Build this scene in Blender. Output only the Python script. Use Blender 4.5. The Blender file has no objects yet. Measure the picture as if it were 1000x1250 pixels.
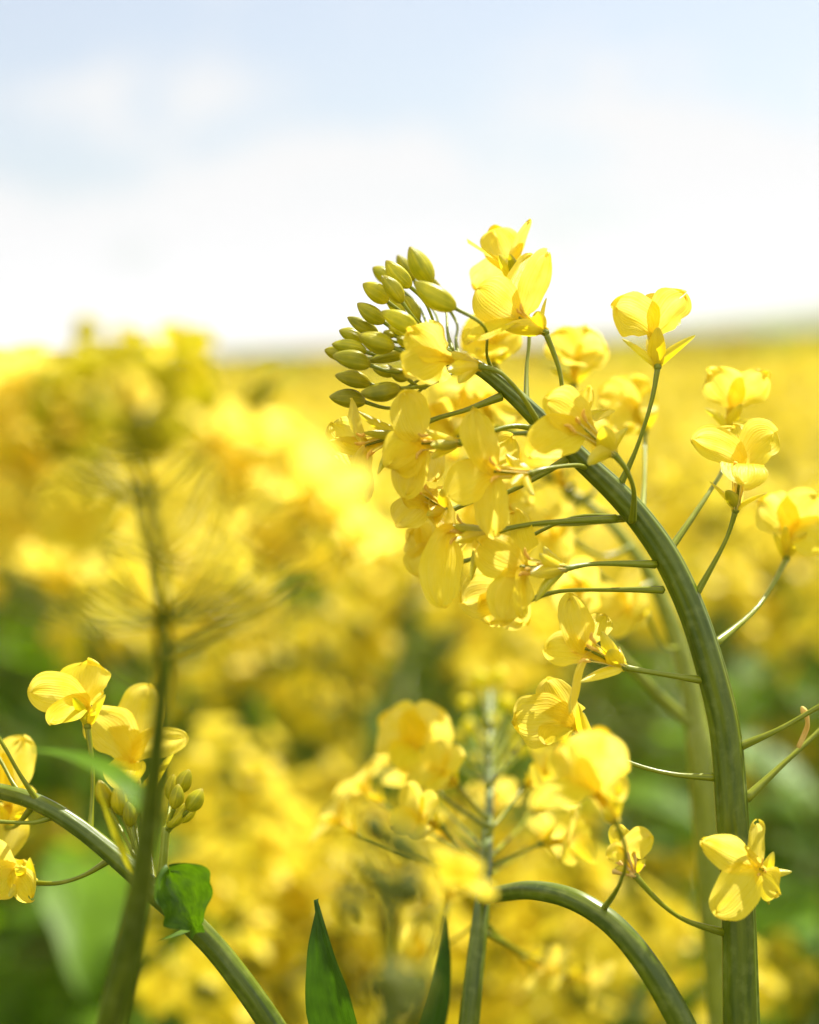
import bpy, bmesh, math, random
from mathutils import Vector, Matrix, Euler, noise
V = Vector
R = math.radians
random.seed(7)
scene = bpy.context.scene
C = scene.collection

# ------------------------------------------------------------------ camera
D = 0.34                       # focus distance, metres
CAM_Z = 1.25
K = 0.16 / (D * 1000.0)        # ray slope for one photo pixel
cam_d = bpy.data.cameras.new('camera')
cam = bpy.data.objects.new('camera', cam_d); C.objects.link(cam)
cam.location = (0, 0, CAM_Z)
cam.rotation_mode = 'QUATERNION'
PITCH, ROLL = -5.55, -2.5
q = Euler((R(90 + PITCH), 0, 0)).to_quaternion() @ Euler((0, 0, R(ROLL))).to_quaternion()
cam.rotation_quaternion = q
cam_d.sensor_fit = 'HORIZONTAL'; cam_d.sensor_width = 24.0
cam_d.lens = 24.0 * D / 0.16
cam_d.clip_start = 0.01; cam_d.clip_end = 20000
cam_d.dof.use_dof = True
cam_d.dof.focus_distance = D
HAZE = 0.00010
APERTURE = 0.0098
cam_d.dof.aperture_fstop = cam_d.lens / 1000.0 / APERTURE
cam_d.dof.aperture_blades = 9
scene.camera = cam
CM = q.to_matrix()
CL = V((0, 0, CAM_Z))

def P(x, y, dz=0.0):
    """photo pixel + millimetres nearer than the focus plane -> point in the field"""
    d = D - dz / 1000.0
    return CL + CM @ V(((x - 500) * K * d, -(y - 625) * K * d, -d))
def PX(r, dz=0.0):             # photo pixels -> metres at that distance
    return r * K * (D - dz / 1000.0)
def N_(n):                     # camera-space direction -> field
    return (CM @ V(n)).normalized()
def PIX(p):                    # field point -> photo pixel, depth
    c = CM.transposed() @ (p - CL)
    d = -c.z
    return 500 + c.x / d / K, 625 - c.y / d / K, d

# ------------------------------------------------------------------ materials
def new_mat(name):
    m = bpy.data.materials.new(name); m.use_nodes = True
    nt = m.node_tree; nt.nodes.clear()
    return m, nt, nt.nodes.new
def L(nt, a, b): nt.links.new(a, b)

def blade_mat(name, col_a, col_b, transl, tcol, rough, spec, vein=(26, 2.2), bump=0.25, coat=0.0, vary=0.12, tip=None):
    """thin leaf or petal: reflects, and lets light through"""
    m, nt, nn = new_mat(name)
    out = nn('ShaderNodeOutputMaterial'); mix = nn('ShaderNodeMixShader'); mix.inputs[0].default_value = transl
    pr = nn('ShaderNodeBsdfPrincipled'); tr = nn('ShaderNodeBsdfTranslucent')
    uv = nn('ShaderNodeTexCoord'); mp = nn('ShaderNodeMapping'); mp.inputs['Scale'].default_value = (vein[0], vein[1], 1)
    L(nt, uv.outputs['UV'], mp.inputs['Vector'])
    no = nn('ShaderNodeTexNoise'); no.inputs['Scale'].default_value = 1.0; no.inputs['Detail'].default_value = 3
    L(nt, mp.outputs['Vector'], no.inputs['Vector'])
    n2 = nn('ShaderNodeTexNoise'); n2.inputs['Scale'].default_value = 260.0; n2.inputs['Detail'].default_value = 2
    L(nt, uv.outputs['Object'], n2.inputs['Vector'])
    oi = nn('ShaderNodeObjectInfo')
    ad = nn('ShaderNodeMath'); ad.operation = 'ADD'
    L(nt, no.outputs['Fac'], ad.inputs[0]); L(nt, n2.outputs['Fac'], ad.inputs[1])
    rmp = nn('ShaderNodeMapRange'); rmp.inputs['From Min'].default_value = 0.72; rmp.inputs['From Max'].default_value = 1.3
    L(nt, ad.outputs[0], rmp.inputs['Value'])
    cm = nn('ShaderNodeMix'); cm.data_type = 'RGBA'
    cm.inputs[6].default_value = (*col_a, 1); cm.inputs[7].default_value = (*col_b, 1)
    L(nt, rmp.outputs[0], cm.inputs[0])
    hs = nn('ShaderNodeHueSaturation')
    vr = nn('ShaderNodeMapRange'); vr.inputs['To Min'].default_value = 1 - vary; vr.inputs['To Max'].default_value = 1 + vary
    L(nt, oi.outputs['Random'], vr.inputs['Value']); L(nt, vr.outputs[0], hs.inputs['Value'])
    L(nt, cm.outputs[2], hs.inputs['Color'])
    colsock = hs.outputs['Color']
    if tip:
        sp = nn('ShaderNodeSeparateXYZ'); L(nt, uv.outputs['UV'], sp.inputs[0])
        tm = nn('ShaderNodeMapRange'); tm.inputs['From Min'].default_value = tip[0]; tm.inputs['From Max'].default_value = tip[1]
        L(nt, sp.outputs['Y'], tm.inputs['Value'])
        c2 = nn('ShaderNodeMix'); c2.data_type = 'RGBA'; c2.inputs[7].default_value = (*tip[2], 1)
        L(nt, tm.outputs[0], c2.inputs[0]); L(nt, colsock, c2.inputs[6]); colsock = c2.outputs[2]
    L(nt, colsock, pr.inputs['Base Color'])
    tm2 = nn('ShaderNodeMix'); tm2.data_type = 'RGBA'; tm2.blend_type = 'MULTIPLY'; tm2.inputs[0].default_value = 1.0
    tm2.inputs[7].default_value = (*tcol, 1); L(nt, colsock, tm2.inputs[6]); L(nt, tm2.outputs[2], tr.inputs['Color'])
    pr.inputs['Roughness'].default_value = rough; pr.inputs['Specular IOR Level'].default_value = spec
    pr.inputs['Coat Weight'].default_value = coat; pr.inputs['Coat Roughness'].default_value = 0.25
    if bump:
        bp = nn('ShaderNodeBump'); bp.inputs['Strength'].default_value = bump; bp.inputs['Distance'].default_value = 0.0006
        L(nt, no.outputs['Fac'], bp.inputs['Height']); L(nt, bp.outputs[0], pr.inputs['Normal'])
        L(nt, bp.outputs[0], tr.inputs['Normal'])
    L(nt, pr.outputs[0], mix.inputs[1]); L(nt, tr.outputs[0], mix.inputs[2]); L(nt, mix.outputs[0], out.inputs[0])
    return m

def stem_mat(name, col_a, col_b, bloom, rough=0.34, spec=0.36, transl=0.0, scale=(9, 60)):
    """round stem: long faint ridges, waxy bloom"""
    m, nt, nn = new_mat(name)
    out = nn('ShaderNodeOutputMaterial'); pr = nn('ShaderNodeBsdfPrincipled')
    uv = nn('ShaderNodeTexCoord'); mp = nn('ShaderNodeMapping'); mp.inputs['Scale'].default_value = (scale[0], scale[1], 1)
    L(nt, uv.outputs['UV'], mp.inputs['Vector'])
    no = nn('ShaderNodeTexNoise'); no.inputs['Scale'].default_value = 1.0; no.inputs['Detail'].default_value = 4
    L(nt, mp.outputs['Vector'], no.inputs['Vector'])
    n2 = nn('ShaderNodeTexNoise'); n2.inputs['Scale'].default_value = 420.0; n2.inputs['Detail'].default_value = 4
    L(nt, uv.outputs['Object'], n2.inputs['Vector'])
    r1 = nn('ShaderNodeMapRange'); r1.inputs['From Min'].default_value = 0.36; r1.inputs['From Max'].default_value = 0.66
    L(nt, no.outputs['Fac'], r1.inputs['Value'])
    cm = nn('ShaderNodeMix'); cm.data_type = 'RGBA'; cm.inputs[6].default_value = (*col_a, 1); cm.inputs[7].default_value = (*col_b, 1)
    L(nt, r1.outputs[0], cm.inputs[0])
    r2 = nn('ShaderNodeMapRange'); r2.inputs['From Min'].default_value = 0.5; r2.inputs['From Max'].default_value = 0.8
    r2.inputs['To Max'].default_value = 0.35; L(nt, n2.outputs['Fac'], r2.inputs['Value'])
    c2 = nn('ShaderNodeMix'); c2.data_type = 'RGBA'; c2.inputs[7].default_value = (*bloom, 1)
    L(nt, r2.outputs[0], c2.inputs[0]); L(nt, cm.outputs[2], c2.inputs[6])
    L(nt, c2.outputs[2], pr.inputs['Base Color'])
    pr.inputs['Roughness'].default_value = rough; pr.inputs['Specular IOR Level'].default_value = spec
    pr.inputs['Sheen Weight'].default_value = 0.0; pr.inputs['Sheen Roughness'].default_value = 0.3
    pr.inputs['Sheen Tint'].default_value = (0.95, 0.93, 0.75, 1)
    bp = nn('ShaderNodeBump'); bp.inputs['Strength'].default_value = 0.35; bp.inputs['Distance'].default_value = 0.0005
    L(nt, no.outputs['Fac'], bp.inputs['Height']); L(nt, bp.outputs[0], pr.inputs['Normal'])
    if transl:
        mix = nn('ShaderNodeMixShader'); mix.inputs[0].default_value = transl
        tr = nn('ShaderNodeBsdfTranslucent'); L(nt, c2.outputs[2], tr.inputs[0])
        L(nt, pr.outputs[0], mix.inputs[1]); L(nt, tr.outputs[0], mix.inputs[2]); L(nt, mix.outputs[0], out.inputs[0])
    else:
        L(nt, pr.outputs[0], out.inputs[0])
    return m

M = {}
M['petal'] = blade_mat('petal', (0.86, 0.665, 0.004), (0.91, 0.735, 0.014), 0.58, (1.04, 1.06, 13.0), 0.42, 0.24, vein=(26, 2.4), bump=0.55, vary=0.06)
M['petal_far'] = blade_mat('petal_of_the_crowd', (0.71, 0.57, 0.003), (0.78, 0.635, 0.009), 0.52, (1.03, 1.05, 10.0), 0.5, 0.3, vein=(6, 2), bump=0, vary=0.10)
M['bloom_mass'] = blade_mat('bloom_mass', (0.22, 0.16, 0.001), (0.29, 0.215, 0.002), 0.3, (1, 1, 1), 0.7, 0.1, vein=(3, 3), bump=0)  # darkened: self-shadow among the blooms is mixed into the colour
M['sepal'] = blade_mat('sepal', (0.80, 0.64, 0.008), (0.90, 0.74, 0.03), 0.5, (1.0, 1.0, 0.7), 0.32, 0.5, vein=(14, 1.5), bump=0.25, tip=(0.86, 1.0, (0.62, 0.55, 0.05)))
M['sepal_green'] = blade_mat('sepal_green', (0.36, 0.34, 0.006), (0.56, 0.50, 0.012), 0.35, (1.0, 1.0, 0.6), 0.33, 0.5, vein=(14, 1.5), bump=0.25)
M['bud'] = blade_mat('bud', (0.30, 0.31, 0.004), (0.66, 0.57, 0.012), 0.42, (1.1, 1.1, 1.0), 0.36, 0.4, vein=(20, 1.0), bump=0.6, vary=0.22, tip=(0.84, 1.0, (0.42, 0.36, 0.03)))
M['stem'] = stem_mat('stem', (0.050, 0.078, 0.001), (0.115, 0.148, 0.002), (0.24, 0.27, 0.06))
M['stem_pale'] = stem_mat('stem_pale', (0.16, 0.19, 0.008), (0.24, 0.27, 0.02), (0.36, 0.38, 0.12))
M['pedicel'] = stem_mat('pedicel', (0.16, 0.19, 0.004), (0.26, 0.28, 0.008), (0.36, 0.37, 0.05), rough=0.34, transl=0.15)
M['leaf'] = blade_mat('leaf', (0.075, 0.145, 0.002), (0.12, 0.225, 0.004), 0.44, (2.2, 2.3, 0.6), 0.5, 0.2, vein=(9, 14), bump=0.6, vary=0.2)
M['leaf_dark'] = blade_mat('leaf_dark', (0.028, 0.07, 0.002), (0.05, 0.115, 0.004), 0.25, (1.5, 1.6, 0.5), 0.5, 0.25, vein=(7, 11), bump=0.8, vary=0.1)
M['bud_shaded'] = blade_mat('bud_shaded', (0.06, 0.078, 0.001), (0.13, 0.145, 0.002), 0.2, (1, 1, 1), 0.5, 0.25, bump=0)  # darker copy of bud, shade painted into the colour
M['bud_sunlit'] = blade_mat('bud_sunlit', (0.50, 0.47, 0.006), (0.80, 0.70, 0.02), 0.5, (1.1, 1.1, 1.5), 0.5, 0.25, bump=0, vary=0.2)  # paler copy of bud, sun glint painted into the colour
M['leaf_mid'] = blade_mat('leaf_mid', (0.032, 0.075, 0.002), (0.075, 0.15, 0.004), 0.38, (1.8, 1.9, 0.5), 0.4, 0.35, vein=(8, 10), bump=0.8, vary=0.1)
M['anther'] = blade_mat('anther', (0.82, 0.50, 0.05), (0.90, 0.66, 0.12), 0.3, (1, 1, 1), 0.6, 0.3, vein=(4, 4), bump=0.3)
M['filament'] = blade_mat('filament', (0.75, 0.62, 0.10), (0.85, 0.72, 0.18), 0.4, (1, 1, 1), 0.4, 0.4, bump=0)
M['withered'] = blade_mat('withered', (0.66, 0.44, 0.08), (0.80, 0.60, 0.20), 0.3, (1, 1, 1), 0.7, 0.2, vein=(5, 5), bump=0.4)

# ------------------------------------------------------------------ mesh building
class MB:
    def __init__(s): s.v = []; s.f = []; s.uv = []; s.mi = []; s.mats = []
    def mat(s, m):
        if m not in s.mats: s.mats.append(m)
        return s.mats.index(m)
    def grid(s, rows, uvs, mat, closed=False):
        k = s.mat(mat); b = len(s.v); n = len(rows[0])
        for r in rows: s.v.extend(r)
        for i in range(len(rows) - 1):
            for j in range(n - 1 + (1 if closed else 0)):
                j2 = (j + 1) % n
                s.f.append((b + i*n + j, b + i*n + j2, b + (i+1)*n + j2, b + (i+1)*n + j))
                u = uvs[i]; w = uvs[i+1]
                a1 = u[j]; a2 = u[j+1]; a3 = w[j+1]; a4 = w[j]
                s.uv.extend((a1, a2, a3, a4)); s.mi.append(k)
    def tri_face(s, pts, mat, uvs=None):
        k = s.mat(mat); b = len(s.v); s.v.extend(pts)
        s.f.append(tuple(range(b, b + len(pts)))); s.mi.append(k)
        s.uv.extend(uvs or [(0.5, 0.5)] * len(pts))
    def mesh(s, name, origin=V((0, 0, 0))):
        me = bpy.data.meshes.new(name)
        me.from_pydata([tuple(p - origin) for p in s.v], [], s.f)
        for m in s.mats: me.materials.append(M[m])
        me.polygons.foreach_set('material_index', s.mi)
        me.polygons.foreach_set('use_smooth', [True] * len(s.f))
        ul = me.uv_layers.new(name='UVMap')
        flat = []
        for a in s.uv: flat.extend(a)
        ul.data.foreach_set('uv', flat)
        me.update()
        return me
    def build(s, name, parent=None, origin=None):
        o = bpy.data.objects.new(name, None if not s.v else s.mesh(name, origin if origin is not None else s.org(parent)))
        C.objects.link(o)
        if parent is not None: o.parent = parent
        elif origin is not None: o.location = origin
        return o
    def org(s, parent):
        p = V((0, 0, 0))
        while parent is not None: p = p + V(parent.location); parent = parent.parent
        return p

def catmull(pts, n):
    """pts: list of tuples of equal length; n samples per span"""
    out = []; m = len(pts)
    for i in range(m - 1):
        p0 = pts[max(i-1, 0)]; p1 = pts[i]; p2 = pts[i+1]; p3 = pts[min(i+2, m-1)]
        for k in range(n):
            t = k / n
            out.append(tuple(0.5*((2*b) + (-a+c)*t + (2*a-5*b+4*c-d)*t*t + (-a+3*b-3*c+d)*t**3) for a, b, c, d in zip(p0, p1, p2, p3)))
    out.append(tuple(pts[-1])); return out

def tube(mb, pts, mat, seg=10, span=5, ribs=0, amp=0.0, cap=True, wob=0.0):
    """pts: (Vector, radius) along the stem"""
    c = catmull([(p.x, p.y, p.z, r) for p, r in pts], span) if span > 1 else [(p.x, p.y, p.z, r) for p, r in pts]
    ps = [V(a[:3]) for a in c]; rs = [max(a[3], 1e-5) for a in c]
    n = len(ps); rows = []; uvs = []; ln = 0.0
    t0 = (ps[1] - ps[0]).normalized()
    nx = t0.orthogonal().normalized()
    ph = random.random() * 6
    for i in range(n):
        t = (ps[min(i+1, n-1)] - ps[max(i-1, 0)])
        if t.length < 1e-9: t = t0
        t.normalize()
        nx = (nx - t * nx.dot(t)).normalized(); ny = t.cross(nx)
        if i: ln += (ps[i] - ps[i-1]).length
        row = []; uv = []
        for j in range(seg):
            a = 2*math.pi*j/seg
            r = rs[i] * (1 + amp * math.cos(ribs*a + ph) + wob * math.sin(a*2 + ln*90 + ph))
            row.append(ps[i] + (nx*math.cos(a) + ny*math.sin(a)) * r); uv.append((j/seg, ln))
        uv.append((1.0, ln)); rows.append(row); uvs.append(uv)
    if cap:
        for end, pos in ((0, 0), (-1, len(rows))):
            tip = ps[end] + (ps[end] - ps[1 if end == 0 else -2]).normalized() * rs[end] * 0.5
            row = [tip + (v - ps[end]) * 0.05 for v in rows[0 if end == 0 else -1]]
            if end == 0: rows.insert(0, row); uvs.insert(0, uvs[0])
            else: rows.append(row); uvs.append(uvs[-1])
    mb.grid(rows, uvs, mat, closed=True)

def prof_petal(s):  return min(1.0, (s ** 0.78) * max(0.0, 1 - s ** 4.2) ** 0.5 / 0.70)
def prof_sepal(s):  return (0.62 + 0.38 * math.sin(math.pi * s ** 0.9)) * max(0.0, 1 - s ** 5) ** 0.5
def prof_leaf(s):   return max(0.0, math.sin(math.pi * s ** 0.8)) ** 0.75
def prof_small(s):  return max(0.0, math.sin(math.pi * s ** 1.15)) ** 0.8
def prof_lance(s):  return max(0.0, (0.25 + 0.75 * math.sin(math.pi * min(1, s * 0.62 + 0.2)))) * max(0.0, 1 - s ** 2.5) ** 0.8

def blade(mb, B, T, tip, width, n, mat, prof=prof_petal, claw=0.0007, cup=0.25, ruffle=0.0, curl=0.0, nu=8, nv=12, notch=0.0, bend=0.35, rng=random, lobes=0.0, fold=0.0, irr=0.0):
    """a petal, sepal or leaf: narrow claw B->T, then a limb curving to the tip; n is the way its face looks"""
    B, T, tip, n = V(B), V(T), V(tip), V(n).normalized()
    ax = (T - B); la = ax.length
    lim = (tip - T).length
    cl = la > 1e-5
    axn = ax / la if cl else (tip - T).normalized()
    ctrl = T + axn * (lim * bend)
    pts = []
    nc = max(2, nv // 4) if cl else 0
    for i in range(nc): pts.append((B.lerp(T, i / nc), -1 + i / nc))
    for i in range(nv + 1):
        s = math.sin(0.5 * math.pi * i / nv) ** 0.9 if i < nv else 1.0
        pts.append(((T * (1-s)**2 + ctrl * (2*s*(1-s)) + tip * s*s), s))
    ph = [rng.random() * 6.28 for _ in range(5)]
    rows = []; uvs = []
    m = len(pts)
    for i, (p, s) in enumerate(pts):
        t = (pts[min(i+1, m-1)][0] - pts[max(i-1, 0)][0]).normalized()
        w = n.cross(t)
        if w.length < 0.15: w = w + (n + V((0.3, 0.2, 0.1))).cross(t) * 0.5
        w.normalize(); nn = t.cross(w)
        if s <= 0: h = claw
        else: h = max(width * 0.5 * prof(s), claw * (1 - s) ** 2)
        ss = max(s, 0)
        row = []; uv = []
        for j in range(nu + 1):
            u = -1 + 2 * j / nu
            hh = h
            if lobes and s > 0:
                hh = h * (1 + lobes * math.sin(s * 23 + ph[0] + (1.7 if u > 0 else 0)) + 0.5 * lobes * math.sin(s * 41 + ph[1]))
            if irr and s > 0:
                hh = hh * (1 + irr * (math.sin(s * 7 + ph[2] + (2.5 if u > 0 else 0)) + .6 * math.sin(s * 15 + ph[4] + (1.2 if u > 0 else 0))))
            pt = p + w * (u * hh)
            off = cup * h * u * u - cup * h * 0.35
            off += curl * lim * ss ** 3
            off -= fold * abs(u) * h
            if ruffle and s > 0:
                off += ruffle * width * (ss ** 1.5) * (math.sin(u * 3.1 + ph[0] + s * 2) * 0.5 + (u*u) * math.sin(s * 9 + ph[1] + (2 if u > 0 else 0)) * 0.6 + 0.28 * math.sin(u * 8 + ph[2]) * ss)
            if notch and s > 0:
                pt = pt - t * (notch * lim * math.exp(-(u / 0.3) ** 2) * ss ** 8) + t * (ruffle * 0.5 * width * ss ** 6 * math.sin(u * 7 + ph[3]))
            row.append(pt + nn * off); uv.append((0.5 + 0.5 * u, 0.5 + 0.5 * s if s > -0.999 else 0))
        rows.append(row); uvs.append(uv)
    mb.grid(rows, uvs, mat)

def ellipsoid(mb, a, b, r, mat, seg=10, rows_n=9, lobes=0.0, blunt=0.42, asym=0.0):
    """bud or anther: a = tip, b = base"""
    a, b = V(a), V(b); ax = (a - b); t = ax.normalized()
    nx = t.orthogonal().normalized(); ny = t.cross(nx); ph = random.random() * 6
    rows = []; uvs = []
    sag = (nx * math.cos(ph) + ny * math.sin(ph)) * asym * r
    for i in range(rows_n + 1):
        s = 0.5 - 0.5 * math.cos(math.pi * i / rows_n)
        rr = r * (math.sin(math.pi * s ** (0.93)) ** 0.62 if 0 < s < 1 else 0.03) * (1.06 - 0.20 * s)
        c = b + ax * s + sag * math.sin(math.pi * s)
        row = []; uv = []
        for j in range(seg):
            an = 2 * math.pi * j / seg
            k = 1 + lobes * (abs(math.cos(2 * an + ph)) - 0.5)
            row.append(c + (nx * math.cos(an) + ny * math.sin(an)) * rr * k); uv.append((j / seg, s))
        uv.append((1, s)); rows.append(row); uvs.append(uv)
    mb.grid(rows, uvs, mat, closed=True)

# ------------------------------------------------------------------ things and parts
def tag(o, label=None, cat=None, group=None, kind=None):
    if label: o['label'] = label
    if cat: o['category'] = cat
    if group: o['group'] = group
    if kind: o['kind'] = kind
    return o
def empty(name, loc, label, cat, group=None):
    o = bpy.data.objects.new(name, None); C.objects.link(o); o.location = loc
    o.empty_display_size = 0.05
    return tag(o, label, cat, group)

def pedicel_tube(parent, pts, r, r_end=None, name='pedicel', mat='pedicel'):
    mb = MB(); n = len(pts)
    pp = []
    for i, p in enumerate(pts):
        k = i / (n - 1)
        rr = r * (0.80 - 0.08 * math.sin(math.pi * k))
        if i == 0: rr *= 1.25
        if i == n - 1: rr *= (r_end or 1.7)
        pp.append((p, rr))
    tube(mb, pp, mat, seg=8, span=6)
    return mb.build(name, parent)

def stamens(mb, B, T, axis, size, rng, n=6, det=True):
    side = axis.orthogonal().normalized()
    for k in range(n):
        a = k * 6.283 / n + rng.uniform(-.3, .3)
        rad = Matrix.Rotation(a, 3, axis) @ side
        ln = size * rng.uniform(0.82, 1.05)
        p0 = B + rad * size * 0.06; p1 = B + axis * ln * 0.55 + rad * size * 0.12
        p2 = B + axis * ln + rad * size * rng.uniform(0.16, 0.30)
        tube(mb, [(p0, size*.018), (p1, size*.016), (p2, size*.013)], 'filament', seg=5, span=3)
        d = (axis * 0.8 + rad * rng.uniform(-.2, 1.1)).normalized()
        q1 = p2 + d * size * 0.14; q2 = q1 + (d + rad * 0.9 - axis * 0.2).normalized() * size * 0.12
        tube(mb, [(p2 - d*size*.05, size*.022), (p2 + d*size*.05, size*.042), (q1, size*.042), (q2, size*.02)], 'anther', seg=6, span=3)
    tube(mb, [(B, size*.035), (B + axis*size*.6, size*.035), (B + axis*size*.9, size*.028), (B + axis*size*.98, size*.045)], 'pedicel', seg=6, span=3)

PETAL_RNG = random.Random(11)
def author_flower(plant, B, T, petals, sepals=(), ped=None, pr=3.0, stam=True, wither=False, ssize=1.0):
    """flower placed piece by piece; every point is (photo x, photo y, mm nearer)"""
    bp, tp = P(*B), P(*T)
    dz = B[2]; rng = PETAL_RNG
    ax = (tp - bp).normalized(); ln = (tp - bp).length
    mb = MB()
    ellipsoid(mb, bp + ax * PX(7), bp - ax * PX(4), PX(5.2, dz), 'pedicel', seg=8, rows_n=6)
    fl = mb.build('flower', plant)
    for pt in petals:
        x, y, z, w = pt[:4]; n = pt[4] if len(pt) > 4 else (0, 0, 1)
        kw = dict(cup=rng.uniform(.10, .42), irr=rng.uniform(.06, .12), ruffle=rng.uniform(.08, .18), curl=rng.uniform(-.16, .08), notch=rng.uniform(0.02, .12))
        if len(pt) > 5: kw.update(pt[5])
        nv = N_(n)
        m = MB()
        tw = P(T[0] + rng.uniform(-3, 3), T[1] + rng.uniform(-3, 3), T[2])
        blade(m, bp, tw, P(T[0] + (x - T[0]) * 1.05, T[1] + (y - T[1]) * 1.05, z), PX(w * 1.14, z), nv, 'petal', claw=PX(5.5), nu=12, nv=16, rng=rng, bend=kw.pop('bend', 0.3), **kw)
        m.build('petal', fl)
    for sp in sepals:
        x, y, z = sp[:3]; w = sp[3] if len(sp) > 3 else 11; n = sp[4] if len(sp) > 4 else (0, 0.2, 1)
        m = MB(); tipp = P(x, y, z)
        d = tipp - bp
        blade(m, bp, bp + d * 0.02 + ax * PX(1.5), tipp, PX(w * 1.2), N_(n), sp[5] if len(sp) > 5 else 'sepal', prof=prof_sepal, claw=PX(3.2), cup=-0.6, curl=rng.uniform(-.12, .12), nu=6, nv=10, rng=rng, bend=0.30)
        m.build('sepal', fl)
    if stam:
        m = MB(); stamens(m, bp, tp, ax, max(ln * 1.25, PX(38)) * ssize, rng)
        m.build('stamen_cluster', fl)
    if wither:
        m = MB()
        for k in range(7):
            e = bp + (N_((rng.uniform(-1, 1), rng.uniform(-.4, 1), rng.uniform(-.6, 1)))) * PX(rng.uniform(18, 34))
            tube(m, [(bp, PX(1.5)), (bp.lerp(e, .6) + N_((0, 0, 1)) * PX(3), PX(1.6)), (e, PX(3.5))], 'withered', seg=6, span=3)
        m.build('withered_stamen_cluster', fl)
    if ped:
        pts = [P(*a) for a in ped]
        pedicel_tube(fl, pts, PX(pr, ped[0][2]))
    return fl

def auto_flower(plant, bp, axis, size, rng, ped=None, pr=0.0005, roll=None, spread=None, stam=True, res=(8, 10), stray=0.15):
    """flower with four petals in a cross round the axis; size = whole width in metres"""
    axis = V(axis).normalized(); s = size / 0.017
    mb = MB(); ellipsoid(mb, bp + axis * .0012 * s, bp - axis * .0007 * s, .0009 * s, 'pedicel', seg=7, rows_n=5)
    fl = mb.build('flower', plant)
    side = axis.orthogonal().normalized(); roll = rng.random() * 6.28 if roll is None else roll
    T = bp + axis * 0.0052 * s
    for k in range(4):
        a = roll + k * math.pi / 2 + rng.uniform(-stray, stray)
        rad = Matrix.Rotation(a, 3, axis) @ side
        e = (spread if spread is not None else rng.uniform(0.25, 0.75)) + rng.uniform(-.12, .12)
        tip = T + (rad * math.cos(e) + axis * math.sin(e)) * 0.0092 * s * rng.uniform(.9, 1.1)
        m = MB(); blade(m, bp, T, tip, 0.0078 * s * rng.uniform(.88, 1.1), axis - rad * 0.5, 'petal', claw=.0007*s, cup=rng.uniform(.1, .35), ruffle=rng.uniform(.03, .08), curl=rng.uniform(-.2, .05), notch=.05, nu=res[0], nv=res[1], rng=rng)
        m.build('petal', fl)
        a2 = a + math.pi / 4; rad = Matrix.Rotation(a2, 3, axis) @ side
        tip = bp + (rad * rng.uniform(.6, .95) + axis * .8).normalized() * .0066 * s
        m = MB(); blade(m, bp, bp + axis * .0003, tip, .0019 * s, axis - rad, 'sepal', prof=prof_sepal, claw=.0005*s, cup=-.5, nu=4, nv=7, rng=rng)
        m.build('sepal', fl)
    if stam:
        m = MB(); stamens(m, bp, T, axis, .0068 * s, rng); m.build('stamen_cluster', fl)
    if ped: pedicel_tube(fl, ped, pr)
    return fl

def bud_part(plant, tip, base, r, ped=None, pr=0.00042, mat='bud', lobes=0.24):
    mb = MB(); ellipsoid(mb, tip, base, r, mat, seg=16, rows_n=12, lobes=lobes, asym=0.14)
    o = mb.build('bud', plant)
    if ped: pedicel_tube(o, ped, pr)
    return o

def ground_at(p, dx=0.0, dy=0.0):
    return V((p.x + dx, p.y + dy, 0.0))

def root_pts(p0, d, g, r0):
    """easy curve from the lowest visible point down to the soil"""
    h = (p0 - g).length; out = []
    for k in (1.0, .62, .36, .2, .1, .045, .018):
        s = h * k
        a = p0 + d * s; b = p0.lerp(g, k); m = min(1, k * 1.6)
        out.append((a.lerp(b, m), r0 * (1 + .25 * k)))
    return out

def stem_part(plant, pts, mat='stem', name='stem', ribs=9, amp=0.03, seg=45, root=True, span=8):
    pp = [(P(x, y, z), PX(r, z)) for x, y, z, r in pts]
    if root:
        p0, r0 = pp[0]; d = (pp[0][0] - pp[1][0]).normalized()
        g = V((plant.location.x, plant.location.y, 0.0))
        pp = root_pts(p0, d, g, r0) + pp
    mb = MB(); tube(mb, pp, mat, seg=seg, span=span, ribs=ribs, amp=amp, wob=0.0)
    return mb.build(name, plant)

# =================================================================== 1. the sharp plant
p_bot = P(906, 1300, 0)
plant = empty('rapeseed_plant', ground_at(p_bot, 0.004, 0.0), 'sharp rapeseed plant, thick green stem arching left to a drooping head of buds and flowers', 'plant', 'rapeseed plants close to the camera')
AX = [(906, 1290, 0, 23), (905, 1250, 0, 23), (901, 1100, 0, 22), (894, 1000, 0, 20.5), (886, 900, 0, 20), (871, 830, 0, 19.5), (848, 755, 0, 18.5), (820, 692, 0, 17.5),
      (790, 645, 0, 16.5), (755, 604, 0, 15.5), (715, 566, 0, 14.5), (668, 522, 0, 13.5), (632, 487, 0, 11.5), (600, 460, -1, 10), (572, 442, -2, 8), (545, 430, -3, 6), (520, 422, -3, 4)]
stem_part(plant, [(x, y, z, r * (.94 + .025 * math.sin(y * .021) + .02 * math.sin(y * .063))) for x, y, z, r in AX], 'stem', ribs=9, amp=0.04, seg=72, span=8)

F = lambda *a, **k: author_flower(plant, *a, **k)
# upper right, upright flower on the long pedicel
F((803, 449, 2), (797, 412, 2), [(752, 376, 5, 54, (.25, -.1, 1)), (836, 362, 4, 44, (-.35, 0, 1), dict(curl=.12)), (783, 368, -7, 46, (0, .1, 1)), (816, 372, -7, 46, (0, .1, 1))],
  [(757, 416, 3, 10, (0, .45, .9)), (850, 412, 3, 11, (0, .45, .9)), (804, 402, 6, 19, (0, -.2, 1)), (790, 408, -6, 12)],
  [(803, 449, 2), (795, 492, 2), (777, 548, 1), (757, 592, 0)], pr=3.6, stam=False)
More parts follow.
